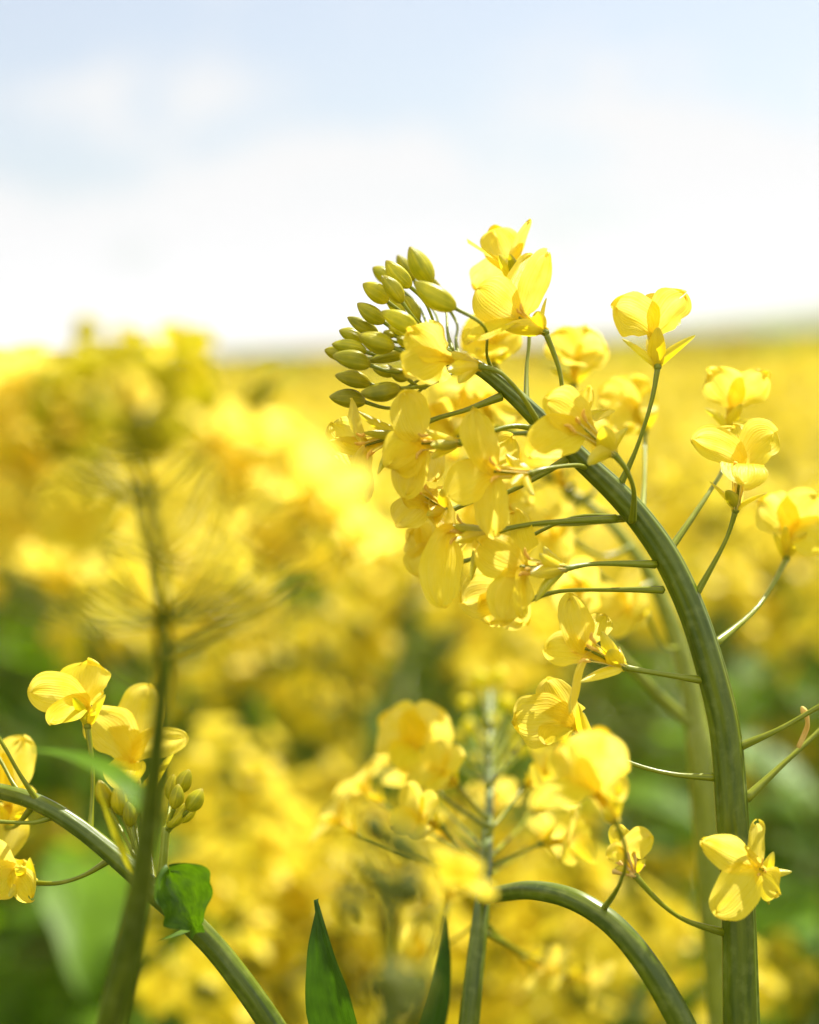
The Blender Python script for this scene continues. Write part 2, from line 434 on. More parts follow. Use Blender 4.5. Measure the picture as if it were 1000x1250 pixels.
# right, cup shaped flower
F((898, 624, 2), (903, 582, 4), [(895, 522, -4, 54, (0, .1, 1), dict(ruffle=.10)), (851, 538, 5, 40, (.4, -.1, .9), dict(curl=-.25, bend=.5)), (944, 530, 2, 48, (-.35, 0, 1), dict(ruffle=.09, bend=.5)), (909, 588, 13, 54, (0, .75, .65), dict(cup=.1, curl=-.1, bend=.6))],
  [(889, 602, 7, 14, (-.2, 0, 1), 'sepal_green'), (937, 602, 4, 11, (0, 1, .4)), (866, 588, 3, 10, (.2, .8, .5)), (910, 590, -5, 10)],
  [(898, 624, 2), (884, 664, 1), (846, 733, 0)], pr=3.6)
# the one just behind it
F((889, 527, -24), (893, 500, -24), [(866, 455, -22, 48), (936, 458, -22, 40, (-.2, 0, 1)), (888, 470, -30, 44), (915, 470, -30, 40)],
  [(862, 498, -22, 10), (943, 515, -22, 9), (906, 492, -20, 13)],
  [(889, 527, -24), (884, 568, -20), (866, 601, -12), (816, 674, -2)], pr=3.5, stam=False)
# far right
F((960, 683, -30), (962, 655, -30), [(930, 612, -28, 50), (996, 606, -28, 48), (1012, 668, -22, 48, (-.3, .4, .8)), (965, 620, -38, 44)],
  [(941, 650, -26, 11), (985, 650, -26, 12), (958, 640, -24, 12)],
  [(960, 683, -30), (926, 740, -16), (872, 787, -2)], pr=3.8, stam=False)
# two pedicels leaving the frame, with their flowers outside it
F((1045, 838, 4), (1062, 815, 6), [(1040, 790, 8, 48), (1085, 780, 4, 48), (1100, 830, 8, 44), (1060, 850, 14, 44)], [(1040, 815, 6), (1075, 830, 6)],
  [(1045, 838, 4), (1003, 861, 3), (950, 891, 2), (902, 912, 0)], pr=4.6)
F((1050, 846, -12), (1070, 832, -12), [(1060, 800, -10, 48), (1100, 815, -14, 48), (1105, 850, -8, 44)], [(1050, 825, -6), (1085, 850, -6)],
  [(1050, 846, -12), (1000, 893, -8), (958, 931, -4), (911, 975, 0)], pr=4.6)
# withered stub on the lower pedicel
m = MB(); tube(m, [(P(975, 912, -4), PX(3)), (P(984, 892, -3), PX(3.5)), (P(986, 880, -2), PX(2.6)), (P(982, 869, -2), PX(4.5)), (P(979, 863, -2), PX(2))], 'withered', seg=8, span=4); m.build('withered_flower', plant)

# flower in front of the stem bend
F((751, 556, 13), (722, 531, 13), [(673, 488, 15, 52, (.15, .25, 1), dict(cup=.3)), (650, 556, 20, 54, (-.1, .25, 1), dict(cup=.12)), (714, 466, 8, 24, (-.5, 0, .8), dict(curl=-.2)), (742, 500, 4, 40, (-.6, .3, .8))],
  [(716, 566, 17, 20, (0, -.5, 1)), (766, 522, 12, 13, (.6, 0, .8)), (738, 522, 17, 22, (.1, .1, 1)), (748, 528, 8, 14)],
  [(751, 556, 13), (765, 574, 12), (774, 600, 9), (772, 636, 3)], pr=4.2, ssize=1.25)
# blurred ones behind the head
F((787, 530, -46), (775, 505, -46), [(735, 482, -46, 52), (757, 462, -50, 54), (797, 472, -50, 48), (748, 522, -40, 46)], [(804, 502, -44, 12), (760, 520, -40, 12)],
  [(787, 530, -46), (787, 580, -30), (784, 632, -6)], pr=3.2, stam=False)
F((700, 472, -46), (702, 444, -46), [(676, 408, -46, 48), (712, 398, -50, 50), (738, 428, -46, 40), (690, 436, -40, 40, (0, .6, .8))], [(738, 433, -44, 11), (672, 450, -40, 11)],
  [(700, 472, -46), (702, 520, -26), (694, 556, -8)], pr=3.0, stam=False)
F((604, 446, -34), (600, 424, -34), [(572, 398, -34, 48), (602, 384, -38, 50), (632, 402, -34, 48), (590, 438, -28, 46, (0, .6, .8))], [(580, 425, -30), (625, 430, -30)],
  [(604, 446, -34), (622, 470, -20), (642, 500, -4)], pr=3.0, stam=False)
F((560, 535, -36), (545, 520, -36), [(520, 500, -36, 48), (560, 478, -40, 50), (530, 545, -34, 46), (575, 510, -40, 44)], [(540, 545, -32), (570, 520, -32)],
  [(560, 535, -36), (610, 530, -20), (665, 528, -4)], pr=3.0, stam=False)
F((600, 520, -40), (595, 500, -40), [(565, 478, -40, 50), (615, 470, -44, 48), (635, 505, -40, 44), (580, 520, -36, 46)], [], [(600, 520, -40), (640, 530, -20), (690, 548, -4)], pr=3.0, stam=False)
F((640, 640, -30), (620, 625, -30), [(585, 610, -30, 48), (620, 590, -34, 48), (600, 650, -28, 46), (650, 615, -36, 44)], [(610, 640, -26)], [(640, 640, -30), (700, 640, -14), (775, 632, -2)], pr=3.0, stam=False)

# top flower facing left, and the one behind it
F((667, 406, 6), (640, 391, 7), [(586, 353, 9, 56, (.25, -.1, 1), dict(cup=.3, ruffle=.02)), (668, 318, 5, 36, (-.35, 0, 1), dict(curl=.18, bend=.1)), (574, 411, 14, 46, (0, .85, .45), dict(cup=.05, curl=-.05)), (648, 316, -8, 30, (.2, -.2, 1))],
  [(616, 401, 11, 20, (0, -.5, 1)), (671, 364, 5, 11, (1, 0, .4)), (655, 378, 9, 18), (640, 400, -2, 12)],
  [(667, 408, 6), (682, 448, 5), (687, 480, 4), (694, 545, 0)], pr=3.8)
F((641, 352, -14), (628, 334, -14), [(605, 279, -14, 48, (0, .1, 1)), (644, 270, -10, 22, (.75, 0, .65), dict(cup=.5)), (571, 300, -10, 16, (.45, .8, .3)), (583, 352, -20, 44)],
  [(607, 311, -6, 18), (622, 310, -4, 13, (0, 0, 1), 'sepal_green'), (634, 330, -8, 12)],
  [(641, 352, -14), (646, 410, -10), (643, 450, -7), (643, 500, -1)], pr=3.2, stam=False)
# half open flower in the middle of the buds
F((588, 448, 10), (549, 438, 12), [(502, 404, 14, 44, (.1, .2, 1), dict(cup=.5)), (497, 458, 17, 50, (.1, .25, 1), dict(cup=.2)), (525, 398, 4, 36, (0, .3, 1)), (528, 472, 6, 36)],
  [(552, 430, 14, 17, (0, .3, 1)), (556, 470, 15, 14, (0, -.3, 1)), (548, 452, 17, 18, (0, 0, 1)), (560, 430, 5, 12)],
  [(588, 448, 10), (612, 456, 9), (640, 487, 7), (664, 530, 2)], pr=4.0, stam=False)
# left edge of the head, seen edge on
F((495, 529, 4), (455, 541, 4), [(428, 489, 6, 24, (.85, 0, .5)), (446, 611, 6, 30, (.5, 0, .85)), (404, 512, -4, 40, (0, 0, 1)), (408, 556, -6, 34, (.3, 0, 1))],
  [(446, 527, 8, 11, (0, .3, 1), 'sepal_green'), (437, 503, 3, 11), (461, 580, 6, 10, (0, .2, 1), 'sepal_green')],
  [(495, 529, 4), (530, 512, 3), (570, 500, 2), (612, 484, 0)], pr=4.2)
F((563, 540, 10), (524, 541, 11), [(494, 480, 13, 46, (.2, -.1, 1)), (477, 566, 15, 56, (.1, .15, 1), dict(cup=.1)), (496, 604, 12, 42, (.2, .2, 1)), (535, 585, 2, 40)],
  [(522, 524, 15, 14, (0, .5, 1)), (524, 545, 17, 12, (0, .1, 1), 'sepal_green'), (526, 560, 12, 13, (0, -.3, 1))],
  [(563, 540, 10), (588, 531, 9), (630, 520, 6), (672, 530, 1)], pr=4.6)
# lower left pair
F((548, 624, 6), (528, 612, 6), [(498, 602, 8, 38, (.3, .2, 1)), (487, 640, 6, 40, (.2, .2, 1)), (520, 596, 0, 36), (540, 645, 9, 20, (.8, 0, .5))],
  [(540, 598, 8, 11), (522, 628, 10, 12)],
  [(548, 624, 6), (575, 613, 4), (622, 600, 2), (700, 556, 0)], pr=4.0)
F((601, 650, 8), (562, 648, 9), [(541, 738, 12, 48, (.1, 0, 1), dict(cup=.1, curl=.1, ruffle=.10)), (514, 706, 6, 16, (.9, 0, .4)), (523, 602, 4, 34, (.3, .1, 1)), (560, 690, -2, 44)],
  [(556, 640, 13, 13, (0, .4, 1), 'sepal_green'), (553, 662, 14, 14, (0, -.1, 1)), (576, 708, 11, 11, (.3, .2, 1), 'sepal_green')],
  [(601, 650, 8), (655, 639, 5), (752, 633, 0)], pr=4.0)
F((549, 690, -16), (530, 672, -16), [(500, 652, -16, 44), (535, 640, -18, 44), (512, 700, -14, 40), (560, 668, -18, 40)], [], [(549, 690, -16), (620, 668, -10), (700, 632, -5), (776, 634, -1)], pr=3.2, stam=False)
# centre of the head
F((649, 578, 14), (612, 576, 15), [(581, 503, 17, 42, (.3, -.1, 1), dict(cup=.35)), (552, 602, 19, 50, (.2, .25, 1), dict(cup=.1, ruffle=.02)), (605, 648, 18, 42, (.1, .2, 1)), (626, 532, 6, 42, (0, .1, 1))],
  [(652, 606, 18, 11, (.4, .4, 1)), (618, 556, 12, 14), (624, 594, 18, 14)],
  [(649, 578, 14), (668, 572, 12), (704, 568, 4), (720, 574, 0)], pr=4.0)
F((692, 694, 10), (646, 692, 12), [(588, 662, 15, 54, (.1, .2, 1), dict(cup=.1)), (618, 757, 15, 50, (.1, .3, 1), dict(ruffle=.12)), (641, 752, 19, 26, (.7, .3, .5)), (628, 630, 2, 48, (.1, 0, 1))],
  [(656, 677, 14, 16, (0, .5, 1)), (655, 734, 14, 11, (.3, .2, 1), 'sepal_green'), (650, 700, 16, 16), (664, 664, 4, 13)],
  [(692, 694, 10), (730, 688, 7), (800, 689, 1)], pr=4.0)
F((640, 735, -12), (620, 730, -12), [(568, 735, -10, 50), (600, 700, -14, 46), (600, 760, -12, 44), (640, 760, -14, 40)], [(625, 745, -8)], [(640, 735, -12), (682, 722, -8), (745, 720, -3), (810, 720, 0)], pr=3.6, stam=False)
# lower flowers on the left of the stem
F((763, 815, 4), (724, 796, 6), [(700, 731, 8, 42, (.4, -.1, 1)), (668, 793, 9, 40, (.1, .2, 1), dict(ruffle=.10)), (697, 868, 9, 20, (.8, 0, .5)), (738, 752, -2, 32, (-.2, 0, 1))],
  [(737, 772, 8, 18, (.2, .3, 1)), (742, 792, 9, 18, (0, 0, 1)), (708, 837, 9, 14, (0, .7, .7)), (757, 786, 0, 13)],
  [(763, 815, 4), (808, 823, 3), (868, 832, 0)], pr=4.3)
F((722, 906, 0), (702, 890, 1), [(631, 880, 3, 64, (.1, .2, 1), dict(ruffle=.09)), (670, 831, 0, 44, (.2, -.1, 1), dict(ruffle=.1)), (668, 905, 6, 34, (0, .8, .5)), (695, 850, -6, 36)],
  [(704, 858, 4, 13, (.4, .1, 1)), (712, 870, -2, 13), (690, 905, 4, 11)],
  [(722, 906, 0), (765, 930, 0), (820, 945, 0), (872, 949, 0)], pr=4.0, stam=False)
F((776, 1070, 10), (766, 1046, 10), [(793, 1022, 12, 34, (0, .3, 1), dict(ruffle=.12)), (742, 1046, 12, 22, (.5, .5, .6)), (757, 1012, 6, 26)],
  [(750, 1060, 12, 9), (788, 1050, 12, 9)], [(776, 1070, 10), (806, 1102, 8), (838, 1124, 5), (886, 1139, 0)], pr=4.2, stam=False, wither=True)
# faded flower in front of the stem
F((938, 1068, 7), (929, 1062, 10), [(861, 1030, 14, 40, (.2, -.3, 1), dict(ruffle=.12, cup=.3)), (879, 1114, 15, 54, (.1, .3, 1), dict(ruffle=.09, cup=.15)), (920, 1005, 11, 32, (.6, 0, .8), dict(ruffle=.14)), (950, 1090, 10, 40, (.6, .2, .7), dict(ruffle=.14))],
  [(968, 1063, 7, 11, (0, .6, .8)), (937, 1104, 8, 12, (.5, 0, .8), 'sepal_green'), (945, 1040, 8, 12)],
  [(938, 1068, 7), (926, 1074, 4), (912, 1084, 0)], pr=3.6, ssize=.8)

# buds: tip, base, radius px, mm nearer, point where the pedicel meets the axis
BUDS = [((500, 301), (527, 347), 14, -12, (552, 428)), ((485, 311), (506, 343), 11, -20, (548, 428)), ((471, 318), (502, 351), 14, 0, (545, 426)), ((455, 326), (478, 345), 10, -15, (540, 424)),
        ((466, 336), (492, 370), 11, 5, (540, 424)), ((443, 346), (474, 369), 12.5, 0, (535, 424)), ((436, 370), (470, 394), 12, 0, (530, 423)), ((424, 387), (462, 407), 11, -3, (528, 423)),
        ((465, 380), (511, 406), 15, 10, (550, 430)), ((414, 403), (444, 417), 10, -6, (524, 422)), ((438, 409), (482, 425), 13.5, 10, (530, 424)), ((405, 420), (448, 430), 10.5, 3, (525, 423)),
        ((406, 434), (453, 446), 13, 8, (545, 432)), ((396, 427), (424, 432), 9, -6, (522, 423)), ((409, 458), (453, 469), 12, 2, (560, 440)), ((402, 484), (447, 491), 13, 0, (566, 442)),
        ((440, 480), (490, 474), 13.5, 8, (576, 447)), ((506, 344), (557, 377), 14.5, 14, (604, 458)), ((476, 450), (499, 463), 9, 5, (550, 434)), ((446, 441), (500, 431), 8.5, 3, (540, 428)),
        ((474, 398), (494, 412), 7, 3, (528, 423)), ((484, 412), (502, 420), 7, 6, (525, 423)), ((468, 405), (482, 410), 6, 4, (520, 422)), ((488, 400), (508, 414), 8, -6, (524, 422)),
        ((492, 360), (512, 392), 10, -10, (540, 426)), ((470, 362), (495, 388), 10, -8, (535, 424)), ((522, 335), (540, 365), 10, -16, (560, 434)), ((455, 450), (484, 456), 9, -8, (540, 430)),
        ((515, 415), (532, 425), 6, 2, (540, 428)), ((450, 425), (480, 432), 9, -4, (524, 423)), ((503, 425), (520, 428), 6, 5, (530, 425))]
for (t, b, r, z, a) in BUDS:
    tp, bp = P(t[0], t[1], z + 1), P(b[0], b[1], z)
    d = (bp - tp).normalized()
    ap = P(a[0], a[1], -2)
    bud_part(plant, tp, bp, PX(r * random.uniform(.80, 1.0)), [bp - d * PX(2), bp + d * (ap - bp).length * .30, bp.lerp(ap, .65) + d * (ap - bp).length * .06, ap], PX(2.6))

# =================================================================== 2. paler stem close behind
pl2 = empty('rapeseed_plant', ground_at(P(890, 1300, -85)), 'pale blurred rapeseed stem curving close behind the sharp thick stem', 'plant', 'rapeseed plants close to the camera')
ST2 = [(890, 1290, -85, 21), (885, 1250, -85, 20), (868, 1050, -85, 19), (857, 930, -85, 17), (847, 860, -88, 13), (830, 790, -90, 11), (803, 720, -92, 9), (770, 668, -94, 7), (730, 625, -96, 5.5), (690, 595, -98, 4)]
stem_part(pl2, ST2, 'stem_pale', seg=24)
m = MB(); tube(m, [(P(856, 915, -87), PX(8, -85)), (P(843, 886, -86), PX(7.5, -85)), (P(805, 850, -81), PX(6.5, -80)), (P(765, 808, -75), PX(6, -75)), (P(730, 770, -72), PX(4, -72))], 'stem_pale', seg=12, span=5); m.build('branch', pl2)
rg = random.Random(5)
for (x, y, z, sx, sy, ax) in [(790, 752, -72, 826, 792, (-.6, .3, .6)), (690, 600, -85, 700, 590, (-.3, .8, .5)), (655, 570, -90, 690, 575, (-.7, .5, .4)), (640, 620, -80, 722, 605, (-.8, 0, .6)), (730, 560, -95, 722, 605, (0, 1, .3)),
                               (620, 660, -90, 740, 625, (-.8, -.2, .5)), (700, 660, -75, 770, 668, (-.7, .2, .7)), (565, 560, -100, 690, 575, (-.9, .2, .4)), (600, 590, -95, 690, 575, (-.5, -.5, .6)), (730, 700, -70, 796, 712, (-.6, -.3, .6)), (560, 640, -100, 720, 605, (-.6, -.4, .6))]:
    b = P(x, y, z); s_ = P(sx, sy, -85)
    auto_flower(pl2, b, N_(ax), 0.0185, rg, [b, b.lerp(s_, .5) + V((0, 0, -.003)), s_], .0006, stam=False)

# =================================================================== 3. foreground plant on the left, far out of focus
pl3 = empty('rapeseed_plant', ground_at(P(120, 1300, 46), 0.0, .0), 'heavily blurred tall rapeseed plant at left foreground with a broad crown of olive buds', 'plant', 'rapeseed plants close to the camera')
ST3 = [(122, 1290, 46, 18.5), (135, 1250, 50, 18), (165, 1120, 62, 16), (184, 980, 76, 13), (197, 850, 94, 10.5), (199, 760, 106, 9), (190, 680, 116, 8), (178, 610, 124, 7), (168, 560, 129, 6), (164, 525, 131, 5), (163, 500, 132, 4)]
stem_part(pl3, ST3, 'stem', seg=24)
rg = random.Random(21)
def near_st3(y):
    best = min(ST3, key=lambda a: abs(a[1] - y)); return P(*best[:3])
n_b = 0
tries = 0
spots = []
while n_b < 40 and tries < 4000:
    tries += 1
    x = rg.uniform(-10, 266); y = rg.uniform(384, 535)
    top = 384 + (30 if x < 70 else 0) + (28 * max(0, (60 - x) / 60))
    half = 150 * (1 - ((y - 386) / 190) ** 2) + 10
    if y < top or abs(x - 140) > half: continue
    if any((x-a)**2 + (y-b)**2 < 20**2 for a, b in spots): continue
    spots.append((x, y)); n_b += 1
    z = 130 + rg.uniform(-12, 12)
    c = P(x, y, z); base = P(163 + (x - 163) * .82, min(y + rg.uniform(26, 46), 560), z - 2)
    s_ = P(166, 520 + rg.uniform(-15, 35), 130)
    bud_part(pl3, c, base, PX(rg.uniform(14, 19), z), [base, base.lerp(s_, .5), s_], PX(2.2, z), mat='bud_sunlit')
# flowers round the lower crown, pedicels fanning from the stem
for (x, y, z, sy, ax, sz) in [(275, 620, 128, 720, (.2, .7, -.4), .0130), (365, 640, 122, 760, (.3, .7, -.5), .0150), (318, 705, 124, 770, (.2, .6, -.6), .0120), (415, 690, 118, 790, (.4, .7, -.5), .0115), (335, 590, 130, 740, (.3, .8, -.3), .0125),
                              (38, 620, 128, 740, (-.3, .8, -.4), .0130), (15, 570, 132, 690, (-.4, .8, -.3), .0130), (80, 740, 122, 820, (-.2, .7, -.5), .0130), (0, 740, 124, 800, (-.5, .7, -.3), .0140), (105, 565, 126, 640, (-.2, .7, -.4), .0120), (40, 500, 130, 600, (-.2, .9, -.3), .0110),
                              (15, 690, 134, 760, (-.3, .7, -.4), .0130), (120, 660, 134, 720, (-.3, .3, .9), .0115), (60, 690, 118, 760, (-.3, .6, -.6), .0130), (10, 520, 122, 620, (-.4, .7, -.4), .0130), (385, 650, 126, 770, (.5, .7, -.4), .0105),
                              (5, 520, 128, 580, (-.2, .8, -.4), .0095), (45, 500, 124, 600, (-.2, .7, -.5), .0100), (150, 510, 134, 580, (.1, .7, -.6), .0085), (200, 470, 124, 580, (.3, .7, -.5), .0100), (250, 560, 130, 640, (.4, .7, -.5), .0110), (90, 510, 120, 600, (-.2, .6, -.7), .0110)]:
    b = P(x, y, z); s_ = near_st3(sy)
    auto_flower(pl3, b, N_(ax), sz, rg, [b, b.lerp(s_, .5) + V((0, 0, -.002)), s_], .00030, stam=False, res=(6, 8))
# bare pedicels whose flowers have dropped, fanning both ways
for k in range(4):
    sy = rg.uniform(600, 800); s_ = near_st3(sy); side = rg.choice((-1, 1))
    e = P(195 + side * rg.uniform(60, 150), sy - rg.uniform(20, 90), 118 + rg.uniform(-14, 14))
    pedicel_tube(pl3, [e, e.lerp(s_, .5) + V((0, 0, -.002)), s_], .00036, name='pod')
pedicel_tube(pl3, [P(372, 704, 116), P(300, 755, 112), P(208, 798, 108)], .0006, name='pod')
for t, b, z in (((338, 455), (300, 500), 120), ((290, 505), (262, 540), 122)):
    s_ = near_st3(640)
    bud_part(pl3, P(*t, z), P(*b, z), PX(14, z), [P(*b, z), P(*b, z).lerp(s_, .5), s_], PX(3, z), mat='bud')
m = MB(); blade(m, P(188, 1010, 73), P(186, 1005, 73), P(30, 915, 50), PX(34, 80), N_((.1, .8, .6)), 'leaf', prof=prof_lance, claw=.0006, cup=.2, nu=6, nv=12); m.build('leaf', pl3)

# =================================================================== 4. branch crossing the lower left
pl4 = empty('rapeseed_plant', ground_at(P(370, 1320, 0), .03, .01), 'sharp rapeseed branch leaning across the lower left corner, small lobed leaf at its joint', 'plant', 'rapeseed plants close to the camera')
ST4 = [(368, 1310, -2, 16), (335, 1256, -1, 15.5), (300, 1205, 0, 15), (265, 1160, 0, 14.5), (228, 1122, 1, 14.5), (190, 1090, 2, 14), (155, 1058, 2, 12.5), (100, 1013, 1, 11), (50, 982, 0, 10.5), (0, 966, -3, 9.5), (-60, 958, -6, 8), (-140, 940, -8, 5)]
stem_part(pl4, ST4, 'stem', seg=40)
F4 = lambda *a, **k: author_flower(pl4, *a, **k)
F4((107, 888, -4), (104, 864, -4), [(39, 846, -2, 48, (.1, .1, 1), dict(cup=.15)), (106, 808, -6, 56, (0, .1, 1), dict(cup=.15)), (64, 882, 4, 36, (0, .5, .8)), (128, 846, -10, 34)],
   [(126, 848, -2, 13, (-.3, .4, 1)), (87, 848, 2, 11, (.2, 0, 1), 'sepal_green'), (118, 868, 0, 9)],
   [(107, 888, -4), (113, 940, -3), (112, 985, -2), (109, 1018, 0)], pr=3.8, stam=False)
F4((172, 985, -14), (160, 935, -14), [(112, 874, -12, 56, (.2, .1, 1)), (178, 840, -16, 56, (-.1, .1, 1)), (222, 902, -12, 34, (-.6, 0, .8)), (150, 960, -6, 44, (0, .5, .8))],
   [(214, 918, -10, 12), (140, 945, -10, 12), (196, 940, -8, 13)], [(172, 985, -14), (182, 1040, -8), (188, 1085, 0)], pr=4.0, stam=False)
F4((43, 1078, -6), (22, 1064, -6), [(-10, 1092, -4, 46, (.1, .2, 1)), (30, 1052, -8, 36, (-.2, .4, .8)), (38, 1096, 0, 34, (.1, -.2, 1)), (-14, 1044, -10, 44)],
   [(36, 1048, -4, 10), (12, 1092, 0, 14), (20, 1060, 0, 14)], [(43, 1078, -6), (72, 1078, -4), (104, 1068, -2), (136, 1048, 0)], pr=3.6, stam=False)
F4((8, 1010, -22), (12, 985, -22), [(25, 906, -22, 50, (0, .1, 1)), (-30, 930, -22, 50), (40, 985, -18, 40, (0, .4, .8)), (0, 1050, -20, 56, (0, .4, 1))],
   [(30, 990, -18), (-8, 980, -18)], [(8, 1010, -22), (20, 1008, -12), (40, 984, 0)], pr=3.4, stam=False)
for pts in ([(-30, 860, 4), (0, 903, 3), (24, 945, 2), (50, 984, 0)], [(-40, 880, -8), (-5, 920, -6), (15, 955, -3), (30, 978, 0)], [(-40, 1000, 4), (0, 1003, 3), (40, 1004, 2), (66, 996, 0)]):
    pp = [P(*a) for a in pts]
    auto_flower(pl4, pp[0], N_((-.7, .5, .3)), .018, rg, pp, PX(3.6))
# side shoot with green buds
m = MB(); tube(m, [(P(194, 1092, 0), PX(7)), (P(199, 1055, 1), PX(5.5)), (P(203, 1010, 1), PX(5))], 'stem_pale', seg=10, span=5); m.build('branch', pl4)
for t, b, r, z in (((231, 939), (221, 968), 9.5, 0), ((218, 957), (212, 988), 8.5, 4), ((247, 963), (229, 990), 10, 3), ((228, 981), (205, 1010), 9.5, 2), ((240, 985), (218, 1004), 7, -4), ((212, 945), (208, 978), 8, -6)):
    a = P(203, 1016, 1); bb = P(*b, z)
    bud_part(pl4, P(*t, z), bb, PX(r), [bb, bb.lerp(a, .5), a], PX(2.8), mat='bud')
for t, b, r, z in (((121, 952), (134, 986), 11, -12), ((143, 958), (150, 996), 11, -11), ((168, 962), (164, 998), 11, -12), ((156, 978), (160, 1010), 9, -6)):
    a = P(176, 1068, 0); bb = P(*b, z)
    bud_part(pl4, P(*t, z), bb, PX(r), [bb, bb.lerp(a, .5), a], PX(3), mat='bud')
m = MB(); blade(m, P(165, 1072, 24), P(160, 1064, 26), P(116, 950, 42), PX(24, 30), N_((.7, .5, .4)), 'sepal_green', prof=prof_lance, claw=PX(4), cup=.3, nu=6, nv=12); m.build('leaf', pl4)
m = MB(); blade(m, P(240, 1140, 10), P(238, 1134, 11), P(206, 1060, 14), PX(70), N_((.25, .3, 1)), 'leaf_mid', prof=prof_petal, claw=PX(9), cup=.35, ruffle=.13, nu=20, nv=44, lobes=.02, irr=.17, fold=-.3, notch=.05, rng=random.Random(4)); m.build('leaf', pl4)
m = MB(); blade(m, P(222, 1130, 6), P(224, 1130, 6), P(190, 1150, 18), PX(14), N_((0, 1, .4)), 'leaf', prof=prof_lance, claw=PX(4), nu=4, nv=8); m.build('leaf', pl4)

# =================================================================== 5. plant in the bottom middle with the arching branch
pl5 = empty('rapeseed_plant', ground_at(P(565, 1320, -22)), 'blurred rapeseed plant at bottom centre with pale bud cluster and a branch arching down right', 'plant', 'rapeseed plants close to the camera')
ST5 = [(566, 1300, -22, 13.5), (572, 1256, -22, 13), (580, 1180, -24, 11.5), (590, 1090, -32, 9.5), (597, 1000, -62, 6), (598, 930, -88, 4.8), (598, 880, -105, 4), (598, 845, -118, 4)]
stem_part(pl5, ST5, 'stem', seg=24)
m = MB(); tube(m, [(P(x, y, z), PX(r, z)) for x, y, z, r in [(590, 1096, -28, 8), (612, 1091, -20, 10), (650, 1087, -8, 11.5), (700, 1098, 2, 13), (750, 1130, 6, 14.3), (795, 1185, 8, 15.5), (838, 1262, 8, 16.5), (860, 1330, 6, 17)]], 'stem', seg=32, span=7, ribs=9, amp=.02); m.build('branch', pl5)
rg = random.Random(33)
for (x, y) in [(584, 828), (612, 824), (562, 858), (590, 902), (570, 886), (632, 892), (575, 926), (604, 878), (622, 858), (642, 912), (598, 850), (556, 900), (618, 925), (545, 925), (640, 870)]:
    z = -150 + rg.uniform(-30, 20); ln_ = rg.uniform(7, 12); b = P(x + (598 - x) * .25, y + ln_, z); s_ = P(598, min(y + 60, 960), -85)
    bud_part(pl5, P(x, y - ln_, z), b, PX(rg.uniform(7, 11), z), [b, b.lerp(s_, .5), s_], PX(2.2, z), mat='bud_sunlit')
author_flower(pl5, (505, 932, -70), (505, 915, -70), [(468, 878, -68, 66), (540, 874, -68, 66), (490, 935, -60, 50, (0, .6, .8)), (520, 890, -80, 50)], [], [(505, 932, -70), (550, 980, -60), (597, 1010, -48)], pr=3, stam=False)
for (x, y, z, sy, ax) in [(640, 960, -60, 1020, (.6, .5, .6)), (540, 1010, -45, 1080, (-.7, .4, .6)), (660, 1030, -50, 1060, (.8, .2, .4)), (560, 960, -60, 1000, (-.6, .6, .6)), (640, 905, -80, 960, (.6, .6, .4)), (470, 985, -90, 1060, (-.6, .5, -.3)), (520, 985, -110, 1050, (-.3, .7, -.5)), (440, 1020, -80, 1080, (-.7, .5, -.2)), (655, 990, -100, 1050, (.6, .6, -.3)), (600, 1000, -120, 1060, (.1, .7, -.6)), (555, 1040, -90, 1085, (-.4, .6, -.5)),
                         (640, 1170, -100, 1130, (.6, -.2, .4)), (690, 1190, -120, 1140, (.8, -.1, .2)), (535, 1160, -100, 1120, (-.5, .1, .6)), (640, 1040, -120, 1070, (.7, .5, -.3)), (500, 950, -130, 1040, (-.5, .7, -.3))]:
    b = P(x, y, z); s_ = P(595, sy, -45)
    auto_flower(pl5, b, N_(ax), .017, rg, [b, b.lerp(s_, .5), s_], .0005, stam=False)
# big flower on the arching branch, in front of the sharp plant's pedicel
author_flower(pl5, (752, 1004, 42), (728, 968, 46), [(735, 894, 50, 72, (.1, .2, 1), dict(cup=.3)), (660, 972, 58, 50, (0, .75, .55), dict(cup=.1)), (765, 950, 42, 46, (-.5, .2, 1)), (686, 912, 46, 62, (.2, .1, 1))],
              [(760, 950, 44, 12), (735, 990, 52, 12)], [(752, 1004, 42), (764, 1040, 34), (758, 1078, 20), (735, 1112, 4)], pr=3.6, stam=False)

# =================================================================== 6. leafy plant at the bottom edge
pl6 = empty('rapeseed_plant', ground_at(P(470, 1420, -5)), 'rapeseed plant at the bottom edge showing one sharp upright dark green leaf', 'plant', 'rapeseed plants close to the camera')
mbs = MB(); g = V(pl6.location)
p0 = P(470, 1420, -5); tube(mbs, root_pts(p0, V((0, 0, -1)), g, .003) + [(p0, .003), (P(468, 1350, -5), .002)], 'stem', seg=14, span=5); mbs.build('stem', pl6)
m = MB(); blade(m, P(468, 1390, -5), P(455, 1360, -3), P(386, 1098, 2), PX(82), N_((-.5, -.1, .85)), 'leaf_dark', prof=prof_lance, claw=PX(7), cup=.0, fold=-.45, ruffle=.09, nu=16, nv=30, bend=.5, rng=random.Random(2), lobes=.02, irr=.06); m.build('leaf', pl6)
m = MB(); blade(m, P(470, 1400, -30), P(500, 1340, -30), P(543, 1118, -34), PX(46), N_((.5, 0, 1)), 'leaf_dark', prof=prof_lance, claw=PX(7), cup=.1, fold=.5, ruffle=.05, nu=12, nv=20, bend=.5); m.build('leaf', pl6)

